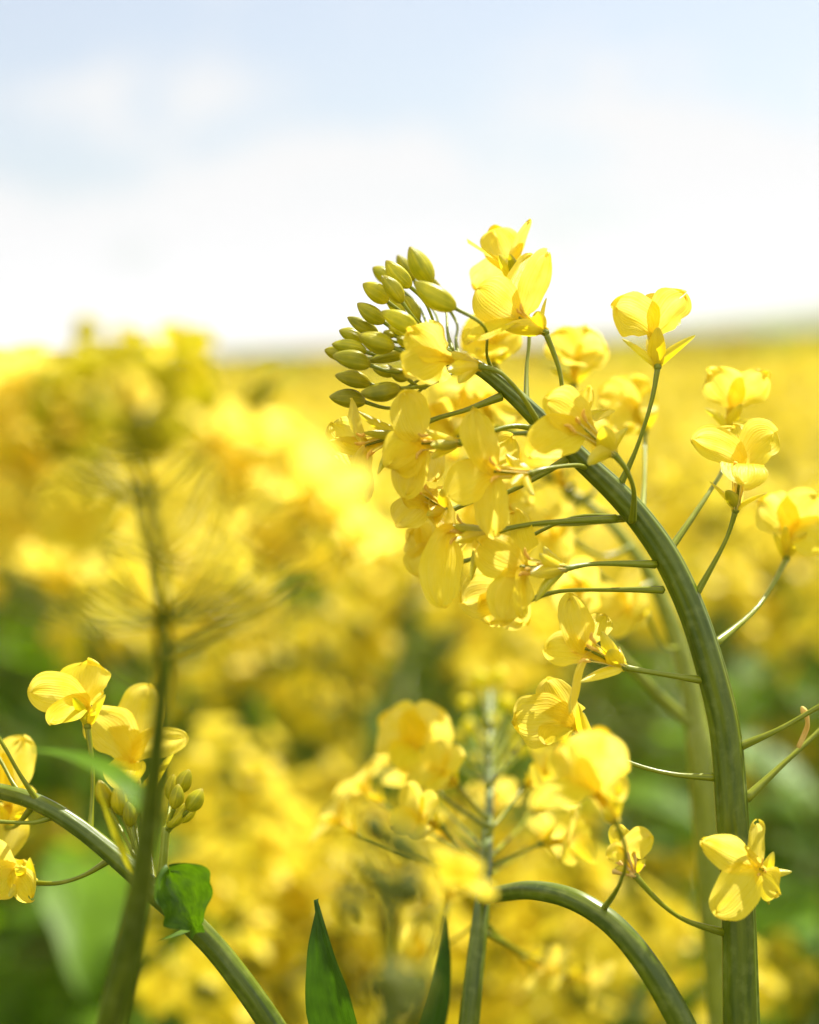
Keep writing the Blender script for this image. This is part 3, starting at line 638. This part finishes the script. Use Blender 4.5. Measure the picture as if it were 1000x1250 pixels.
# =================================================================== 7. close dark bud head, bottom middle
pl7 = empty('rapeseed_plant', ground_at(P(455, 1420, 100)), 'dark olive rapeseed bud head very near the lens at bottom centre, blurred', 'plant', 'rapeseed plants close to the camera')
mbs = MB(); g = V(pl7.location)
p0 = P(455, 1420, 100); tube(mbs, root_pts(p0, V((0, 0, -1)), g, .0022) + [(p0, .0022), (P(470, 1290, 100), .0015), (P(478, 1180, 100), .0011), (P(470, 1100, 100), .0009)], 'stem', seg=12, span=5); mbs.build('stem', pl7)
rg = random.Random(3)
for (x, y, r) in [(452, 1010, 20), (490, 1030, 22), (440, 1060, 20), (500, 1085, 22), (465, 1080, 20), (515, 1045, 18), (420, 1110, 18), (475, 1120, 18), (480, 1195, 26), (515, 1205, 24), (450, 1205, 20), (500, 1230, 24)]:
    z = 128 + rg.uniform(-14, 14); a = P(473, min(y + 80, 1280), 110); b = P(x + (473 - x) * .3, y + 22, z)
    bud_part(pl7, P(x, y - 22, z), b, PX(r * rg.uniform(.7, 1.05), z), [b, b.lerp(a, .5), a], PX(2.5, z), mat='bud_shaded')
b = P(545, 1105, 80); auto_flower(pl7, b, N_((.3, .9, .3)), .012, rg, [b, P(520, 1180, 90), P(478, 1240, 100)], .0005, stam=False)

# =================================================================== the crowd behind
def flower_lo(mb, b, axis, s, rng):
    axis = axis.normalized(); side = axis.orthogonal().normalized(); T = b + axis * .0048 * s; ro = rng.random() * 6.28
    for k in range(4):
        rad = Matrix.Rotation(ro + k * 1.5708 + rng.uniform(-.2, .2), 3, axis) @ side
        e = rng.uniform(.1, .8); tip = T + (rad * math.cos(e) + axis * math.sin(e)) * .0100 * s
        blade(mb, b, T, tip, .0085 * s, axis - rad * .5, 'petal_far', claw=.0006 * s, cup=.25, nu=2, nv=3, rng=rng, curl=-.1)

def flower_head(mb, base, top, rng, nfl=22, nbud=14, pods=8):
    """raceme: open flowers round the axis below a knot of buds, pods lower down"""
    ax = (top - base); ln = ax.length; a = ax.normalized(); side = a.orthogonal().normalized()
    for k in range(nbud):
        an = k * 2.4; rad = Matrix.Rotation(an, 3, a) @ side
        h = rng.uniform(-.006, .012); rr = .008 * math.sqrt(rng.random())
        c = top + a * h + rad * rr; ellipsoid(mb, c + (a + rad * .4) * .004, c - (a + rad * .4) * .003, .0018, 'bud', seg=5, rows_n=4)
    for k in range(nfl):
        an = k * 2.4 + rng.uniform(-.3, .3); rad = Matrix.Rotation(an, 3, a) @ side
        t = rng.random(); o = top - a * (.004 + .036 * t)
        b = o + rad * rng.uniform(.012, .024) + a * rng.uniform(.000, .016)
        tube(mb, [(o, .0005), (b, .0005)], 'pedicel', seg=3, span=1, cap=False)
        flower_lo(mb, b, (rad * .8 + a * .8), rng.uniform(.95, 1.25), rng)
    for k in range(pods):
        an = k * 2.4; rad = Matrix.Rotation(an, 3, a) @ side
        o = top - a * (.06 + .08 * rng.random()); tube(mb, [(o, .0006), (o + rad * .022 + a * .008, .0006), (o + rad * .05 + a * .02, .0009), (o + rad * .062 + a * .03, .0003)], 'pedicel', seg=4, span=1)

H = 1.15
def make_proto(seed, one_mesh, narrow=False):
    rng = random.Random(seed)
    parts = []
    st = MB(); sway = [(0, 0)]
    def ax_at(z): return V((.018 * math.sin(z * 2.3 + seed), .018 * math.cos(z * 1.9 + seed), z))
    tube(st, [(ax_at(z), .0048 * (1 - .6 * z / H)) for z in (0, .3, .6, .85, 1.0, H - .03)], 'stem', seg=7, span=3)
    heads = [(ax_at(H - .15), ax_at(H))]
    nb = 2 if narrow else rng.randint(4, 6)
    for k in range(nb):
        z0 = rng.uniform(.50, .92); an = k * 2.4 + rng.uniform(-.4, .4); o = ax_at(z0)
        out = rng.uniform(.03, .05) if narrow else rng.uniform(.05, .15); zt = rng.uniform(H - .06, H + .005)
        d = V((math.cos(an), math.sin(an), 0)); tp = o + d * out; tp.z = zt
        tube(st, [(o, .0026), (o.lerp(tp, .5) + d * .03, .0021), (tp - V((0, 0, .08)), .0017), (tp, .0010)], 'stem', seg=5, span=3)
        heads.append((tp - V((0, 0, .12)) - d * .01, tp))
    parts.append(('stem', st))
    for i, (b, t) in enumerate(heads):
        hb = MB(); flower_head(hb, b, t, rng, nfl=rng.randint(18, 26), nbud=12, pods=7); parts.append(('flower_head', hb))
    for k in range(14):
        z0 = .25 + .78 * k / 14 + rng.uniform(-.03, .03); an = k * 2.4 + rng.uniform(-.4, .4); o = ax_at(z0)
        d = V((math.cos(an), math.sin(an), 0)); ln = rng.uniform(.11, .2) * (1.25 - z0 * .45)
        lb = MB(); blade(lb, o, o + d * .01 + V((0, 0, .006)), o + d * ln + V((0, 0, rng.uniform(-.05, .07))), ln * .38, V((0, 0, 1)) - d * .3, 'leaf', prof=prof_leaf, claw=.003, cup=.2, ruffle=.08, nu=4, nv=7, rng=rng, bend=.6, lobes=.06)
        parts.append(('leaf', lb))
    if one_mesh:
        al = MB()
        for _, p in parts:
            off = len(al.v); al.v.extend(p.v); al.uv.extend(p.uv)
            for f, mi in zip(p.f, p.mi): al.f.append(tuple(i + off for i in f)); al.mi.append(al.mat(p.mats[mi]))
        return [('rapeseed_plant', al.mesh('rapeseed_plant'))]
    return [(n, p.mesh(n)) for n, p in parts]

PROTO = [make_proto(100 + i, False) for i in range(5)]
PROTON = [make_proto(300 + i, False, True) for i in range(4)]
PROTO1 = [make_proto(200 + i, True) for i in range(6)]
rg = random.Random(77)
CROWD = 'blurred rapeseed plants of the field'
def put(x, y, top_z, rot, near, protos=None, label=None, group=CROWD, tilt=0.06):
    lab = label or 'out of focus rapeseed plant in the crowd of yellow blooms filling the field behind'
    s = top_z / H
    if near:
        o = bpy.data.objects.new('rapeseed_plant', None); C.objects.link(o)
        for n, me in rg.choice(protos or PROTO):
            c = bpy.data.objects.new(n, me); C.objects.link(c); c.parent = o
    else:
        o = bpy.data.objects.new('rapeseed_plant', rg.choice(PROTO1)[0][1]); C.objects.link(o)
    o.location = (x, y, 0); o.rotation_euler = (rg.uniform(-tilt, tilt) * .4, rg.uniform(-tilt, tilt) * .4, rot); o.scale = (s, s, s)
    return tag(o, lab, 'plant', group)
def put_at(px, py, depth, label=None, group=CROWD):
    p = P(px, py, (D - depth) * 1000.0)
    return put(p.x, p.y, p.z, rg.random() * 6.28, True, PROTON, label, group, tilt=0)

# plants whose heads show as separate yellow patches
near_pts = []
for (px, py, dp) in [(310, 930, .80), (390, 950, .86), (330, 1040, .72), (660, 1000, .80), (430, 1060, .76), (250, 1010, .84), (330, 1130, .80), (470, 1000, .82), (520, 1085, .86), (600, 1130, .80), (410, 1150, .72), (480, 1140, .90), (560, 990, 1.0), (640, 1180, .74), (960, 900, 1.5), (970, 1130, 1.1), (40, 1000, 1.3), (870, 630, .86), (985, 640, .84), (440, 660, .95), (560, 690, .90), (300, 720, .95), (60, 640, .90), (735, 640, 1.0), (1060, 620, .9), (180, 660, 1.0), (720, 1120, .70), (520, 620, 1.1)]:
    o = put_at(px, py, dp); near_pts.append(o.location.copy())

pts = list((p.x, p.y) for p in near_pts)
cnt = len(pts); tries = 0
cands = []
while tries < 60000 and len(cands) < 261:
    tries += 1
    d = 1.15 + 5.2 * math.sqrt(rg.random()) ** 1.15
    x = rg.uniform(-1, 1) * (.27 * d + .12)
    md = .085 + .045 * d * .5
    if any((x-a)**2 + (d-b)**2 < md*md for a, b in pts): continue
    pts.append((x, d)); cands.append((d, x))
cands.sort()
for i, (d, x) in enumerate(cands):
    put(x, d, CAM_Z - .105 + rg.gauss(0, .022) + .012 * (x / d), rg.random() * 6.28, i < 75)

# the rest of the field as one mass
def field_mass():
    mb = MB(); rng = random.Random(9)
    rad = [5.6, 6.5, 8, 10, 13, 17, 23, 32, 46, 70, 110, 180, 320, 600, 1200, 2400]
    na = 90; rows = []; uvs = []
    for r in rad:
        row = []; uv = []
        for j in range(na + 1):
            a = R(-75 + 150 * j / na); x = r * math.sin(a); y = r * math.cos(a)
            h = CAM_Z - .24 + .05 * noise.noise(V((x * 2, y * 2, 0))) + .03 * noise.noise(V((x * .2, y * .2, 3)))
            if r > 100: h += -.06
            row.append(V((x, y, h))); uv.append((j / na, r))
        rows.append(row); uvs.append(uv)
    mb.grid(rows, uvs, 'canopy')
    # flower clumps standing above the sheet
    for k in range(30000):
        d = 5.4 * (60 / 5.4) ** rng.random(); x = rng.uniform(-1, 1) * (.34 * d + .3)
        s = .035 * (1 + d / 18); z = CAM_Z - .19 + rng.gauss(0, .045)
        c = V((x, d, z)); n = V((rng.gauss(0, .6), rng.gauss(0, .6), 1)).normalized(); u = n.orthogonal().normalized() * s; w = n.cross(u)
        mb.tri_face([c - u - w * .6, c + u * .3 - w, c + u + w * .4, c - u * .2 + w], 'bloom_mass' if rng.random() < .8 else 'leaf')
    return mb
m, nt, nn = new_mat('canopy'); M['canopy'] = m
out = nn('ShaderNodeOutputMaterial'); pr = nn('ShaderNodeBsdfPrincipled'); tc = nn('ShaderNodeTexCoord')
n1 = nn('ShaderNodeTexNoise'); n1.inputs['Scale'].default_value = 3.0; n1.inputs['Detail'].default_value = 10
L(nt, tc.outputs['Object'], n1.inputs['Vector'])
rp = nn('ShaderNodeValToRGB'); rp.color_ramp.elements[0].position = .34; rp.color_ramp.elements[0].color = (.16, .18, .01, 1); rp.color_ramp.elements[1].position = .46; rp.color_ramp.elements[1].color = (.215, .155, .001, 1)  # sheet colours lowered to hold the canopy's own shadowing
L(nt, n1.outputs['Fac'], rp.inputs[0]); L(nt, rp.outputs[0], pr.inputs['Base Color']); pr.inputs['Roughness'].default_value = .9; pr.inputs['Specular IOR Level'].default_value = .1
L(nt, pr.outputs[0], out.inputs[0])
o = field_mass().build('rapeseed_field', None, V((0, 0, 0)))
# plants to either side of the view belong to the mass
bm = bmesh.new(); bm.from_mesh(o.data)
fr = random.Random(51); flank = []
while len(flank) < 110:
    d = fr.uniform(.35, 6.2); e = .27 * d + .20; x = fr.choice((-1, 1)) * (e + (fr.random() ** 1.5) * 1.5)
    if any((x-a)**2 + (d-b)**2 < .14**2 for a, b in flank): continue
    flank.append((x, d)); me = fr.choice(PROTO1)[0][1]
    nf, nv = len(bm.faces), len(bm.verts); bm.from_mesh(me); bm.faces.ensure_lookup_table(); bm.verts.ensure_lookup_table()
    idx = []
    for mt in me.materials:
        if o.data.materials.find(mt.name) < 0: o.data.materials.append(mt)
        idx.append(o.data.materials.find(mt.name))
    for f in bm.faces[nf:]: f.material_index = idx[f.material_index]
    sc = (CAM_Z - .11 + fr.gauss(0, .03)) / H
    bmesh.ops.transform(bm, matrix=Matrix.Translation((x, d, 0)) @ Matrix.Rotation(fr.random() * 6.28, 4, 'Z') @ Matrix.Scale(sc, 4), verts=bm.verts[nv:])
bm.to_mesh(o.data); bm.free()
tag(o, 'mass of yellow rapeseed bloom stretching to the horizon', 'crop field', None, 'stuff')

# ground and hills
m, nt, nn = new_mat('soil'); M['soil'] = m
out = nn('ShaderNodeOutputMaterial'); pr = nn('ShaderNodeBsdfPrincipled'); tc = nn('ShaderNodeTexCoord')
n1 = nn('ShaderNodeTexNoise'); n1.inputs['Scale'].default_value = 14.0; n1.inputs['Detail'].default_value = 8
L(nt, tc.outputs['Object'], n1.inputs['Vector'])
rp = nn('ShaderNodeValToRGB'); rp.color_ramp.elements[0].position = .4; rp.color_ramp.elements[0].color = (.035, .05, .012, 1); rp.color_ramp.elements[1].position = .62; rp.color_ramp.elements[1].color = (.10, .085, .05, 1)
L(nt, n1.outputs['Fac'], rp.inputs[0]); L(nt, rp.outputs[0], pr.inputs['Base Color']); pr.inputs['Roughness'].default_value = .95
bp = nn('ShaderNodeBump'); bp.inputs['Distance'].default_value = .03; L(nt, n1.outputs['Fac'], bp.inputs['Height']); L(nt, bp.outputs[0], pr.inputs['Normal'])
L(nt, pr.outputs[0], out.inputs[0])
mb = MB(); S = 6000
mb.tri_face([V((-S, -S, 0)), V((S, -S, 0)), V((S, S, 0)), V((-S, S, 0))], 'soil')
tag(mb.build('ground', None, V((0, 0, 0))), kind='structure')

m, nt, nn = new_mat('hill'); M['hill'] = m
out = nn('ShaderNodeOutputMaterial'); pr = nn('ShaderNodeBsdfPrincipled'); tc = nn('ShaderNodeTexCoord')
n1 = nn('ShaderNodeTexNoise'); n1.inputs['Scale'].default_value = .012; n1.inputs['Detail'].default_value = 5
L(nt, tc.outputs['Object'], n1.inputs['Vector'])
rp = nn('ShaderNodeValToRGB'); rp.color_ramp.elements[0].position = .4; rp.color_ramp.elements[0].color = (.05, .08, .03, 1); rp.color_ramp.elements[1].position = .6; rp.color_ramp.elements[1].color = (.16, .17, .08, 1)
L(nt, n1.outputs['Fac'], rp.inputs[0]); L(nt, rp.outputs[0], pr.inputs['Base Color']); pr.inputs['Roughness'].default_value = 1
L(nt, pr.outputs[0], out.inputs[0])
mb = MB(); rows = []; uvs = []
for i in range(9):
    row = []; uv = []
    for j in range(121):
        a = R(-40 + 80 * j / 120); r = 2300 + i * 150
        prof = math.sin(math.pi * i / 8)
        deg = -40 + 80 * j / 120
        hh = 4 + 40 * math.exp(-((deg - 15) / 6.0) ** 2) + 8 * noise.noise(V((deg * .35, 0, 2)))
        row.append(V((r * math.sin(a), r * math.cos(a), max(hh, 1) * prof - .5))); uv.append((j / 120, i / 8))
    rows.append(row); uvs.append(uv)
mb.grid(rows, uvs, 'hill'); tag(mb.build('hills', None, V((0, 0, 0))), kind='structure')

m, nt, nn = new_mat('haze'); M['haze'] = m
out = nn('ShaderNodeOutputMaterial'); pv = nn('ShaderNodeVolumePrincipled'); pv.inputs['Density'].default_value = HAZE
pv.inputs['Color'].default_value = (.93, .95, 1, 1); pv.inputs['Anisotropy'].default_value = .3
L(nt, pv.outputs[0], out.inputs['Volume'])
mb = MB(); hx, z0, z1 = 6400, -1.0, 90.0
c8 = [V((a * hx, b * hx, z)) for z in (z0, z1) for a, b in ((-1, -1), (1, -1), (1, 1), (-1, 1))]
for f in ((3, 2, 1, 0), (4, 5, 6, 7), (0, 1, 5, 4), (1, 2, 6, 5), (2, 3, 7, 6), (3, 0, 4, 7)): mb.tri_face([c8[i] for i in f], 'haze')
tag(mb.build('haze', None, V((0, 0, 0))), kind='stuff')

# ------------------------------------------------------------------ light and sky
SUN_EL, SUN_AZ = R(54), R(42)                 # azimuth from +Y (view) towards +X
to_sun = V((math.sin(SUN_AZ) * math.cos(SUN_EL), math.cos(SUN_AZ) * math.cos(SUN_EL), math.sin(SUN_EL)))
sd = bpy.data.lights.new('sun', 'SUN'); sd.energy = 4.4; sd.angle = R(.55); sd.color = (1, .95, .86)
so = bpy.data.objects.new('sun', sd); C.objects.link(so)
so.rotation_mode = 'QUATERNION'; so.rotation_quaternion = to_sun.to_track_quat('Z', 'Y')
so.location = to_sun * 20
w = bpy.data.worlds.new('World'); scene.world = w; w.use_nodes = True
nt = w.node_tree; nt.nodes.clear(); nn = nt.nodes.new
out = nn('ShaderNodeOutputWorld'); bg = nn('ShaderNodeBackground'); bg.inputs[1].default_value = .053
sky = nn('ShaderNodeTexSky'); sky.sky_type = 'NISHITA'; sky.sun_disc = False; sky.sun_elevation = SUN_EL; sky.sun_rotation = SUN_AZ
sky.ozone_density = 2.4; sky.air_density = 1.0; sky.dust_density = 1.5
tc = nn('ShaderNodeTexCoord'); sp = nn('ShaderNodeSeparateXYZ'); L(nt, tc.outputs['Generated'], sp.inputs[0])
mp = nn('ShaderNodeMapping'); mp.inputs['Scale'].default_value = (11, 11, 20); mp.inputs['Location'].default_value = (2.3, 0.7, 1.2)
L(nt, tc.outputs['Generated'], mp.inputs['Vector'])
cn = nn('ShaderNodeTexNoise'); cn.inputs['Scale'].default_value = 1.0; cn.inputs['Detail'].default_value = 5; cn.inputs['Roughness'].default_value = .5
L(nt, mp.outputs['Vector'], cn.inputs['Vector'])
# more cloud low down, clearer above it
el = nn('ShaderNodeMapRange'); el.inputs['From Min'].default_value = .02; el.inputs['From Max'].default_value = .22; el.inputs['To Min'].default_value = .24; el.inputs['To Max'].default_value = -.18
L(nt, sp.outputs['Z'], el.inputs['Value'])
e2 = nn('ShaderNodeMapRange'); e2.inputs['From Min'].default_value = .32; e2.inputs['From Max'].default_value = .6; e2.inputs['To Max'].default_value = .32  # unseen cloud towards the zenith, added for white fill light from above
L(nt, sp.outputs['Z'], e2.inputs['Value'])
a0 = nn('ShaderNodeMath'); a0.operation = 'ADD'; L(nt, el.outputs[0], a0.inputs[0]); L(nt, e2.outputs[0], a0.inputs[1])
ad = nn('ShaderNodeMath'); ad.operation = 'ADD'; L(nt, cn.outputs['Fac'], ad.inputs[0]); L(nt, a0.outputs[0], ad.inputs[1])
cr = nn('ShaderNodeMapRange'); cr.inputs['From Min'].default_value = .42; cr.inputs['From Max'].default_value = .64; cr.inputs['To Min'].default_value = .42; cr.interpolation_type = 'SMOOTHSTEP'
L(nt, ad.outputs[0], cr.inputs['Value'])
mx = nn('ShaderNodeMix'); mx.data_type = 'RGBA'; by = nn('ShaderNodeMapRange'); by.inputs['From Min'].default_value = .75; by.inputs['From Max'].default_value = -.5; by.inputs['To Min'].default_value = 6.5; by.inputs['To Max'].default_value = 13.5
L(nt, sp.outputs['Y'], by.inputs['Value'])          # unseen clouds behind the camera made brighter, added as fill light on the petals
L(nt, by.outputs[0], mx.inputs[7])
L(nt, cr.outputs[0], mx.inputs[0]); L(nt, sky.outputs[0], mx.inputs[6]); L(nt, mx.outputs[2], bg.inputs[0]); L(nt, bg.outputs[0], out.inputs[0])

vs = scene.view_settings
vs.view_transform = 'Standard'; vs.look = 'None'; vs.exposure = 1.4; vs.gamma = 1; vs.use_curve_mapping = False
cy = scene.cycles
cy.use_denoising = True
cy.max_bounces = 10; cy.diffuse_bounces = 5; cy.glossy_bounces = 3; cy.transmission_bounces = 6; cy.transparent_max_bounces = 8
cy.sample_clamp_indirect = 8
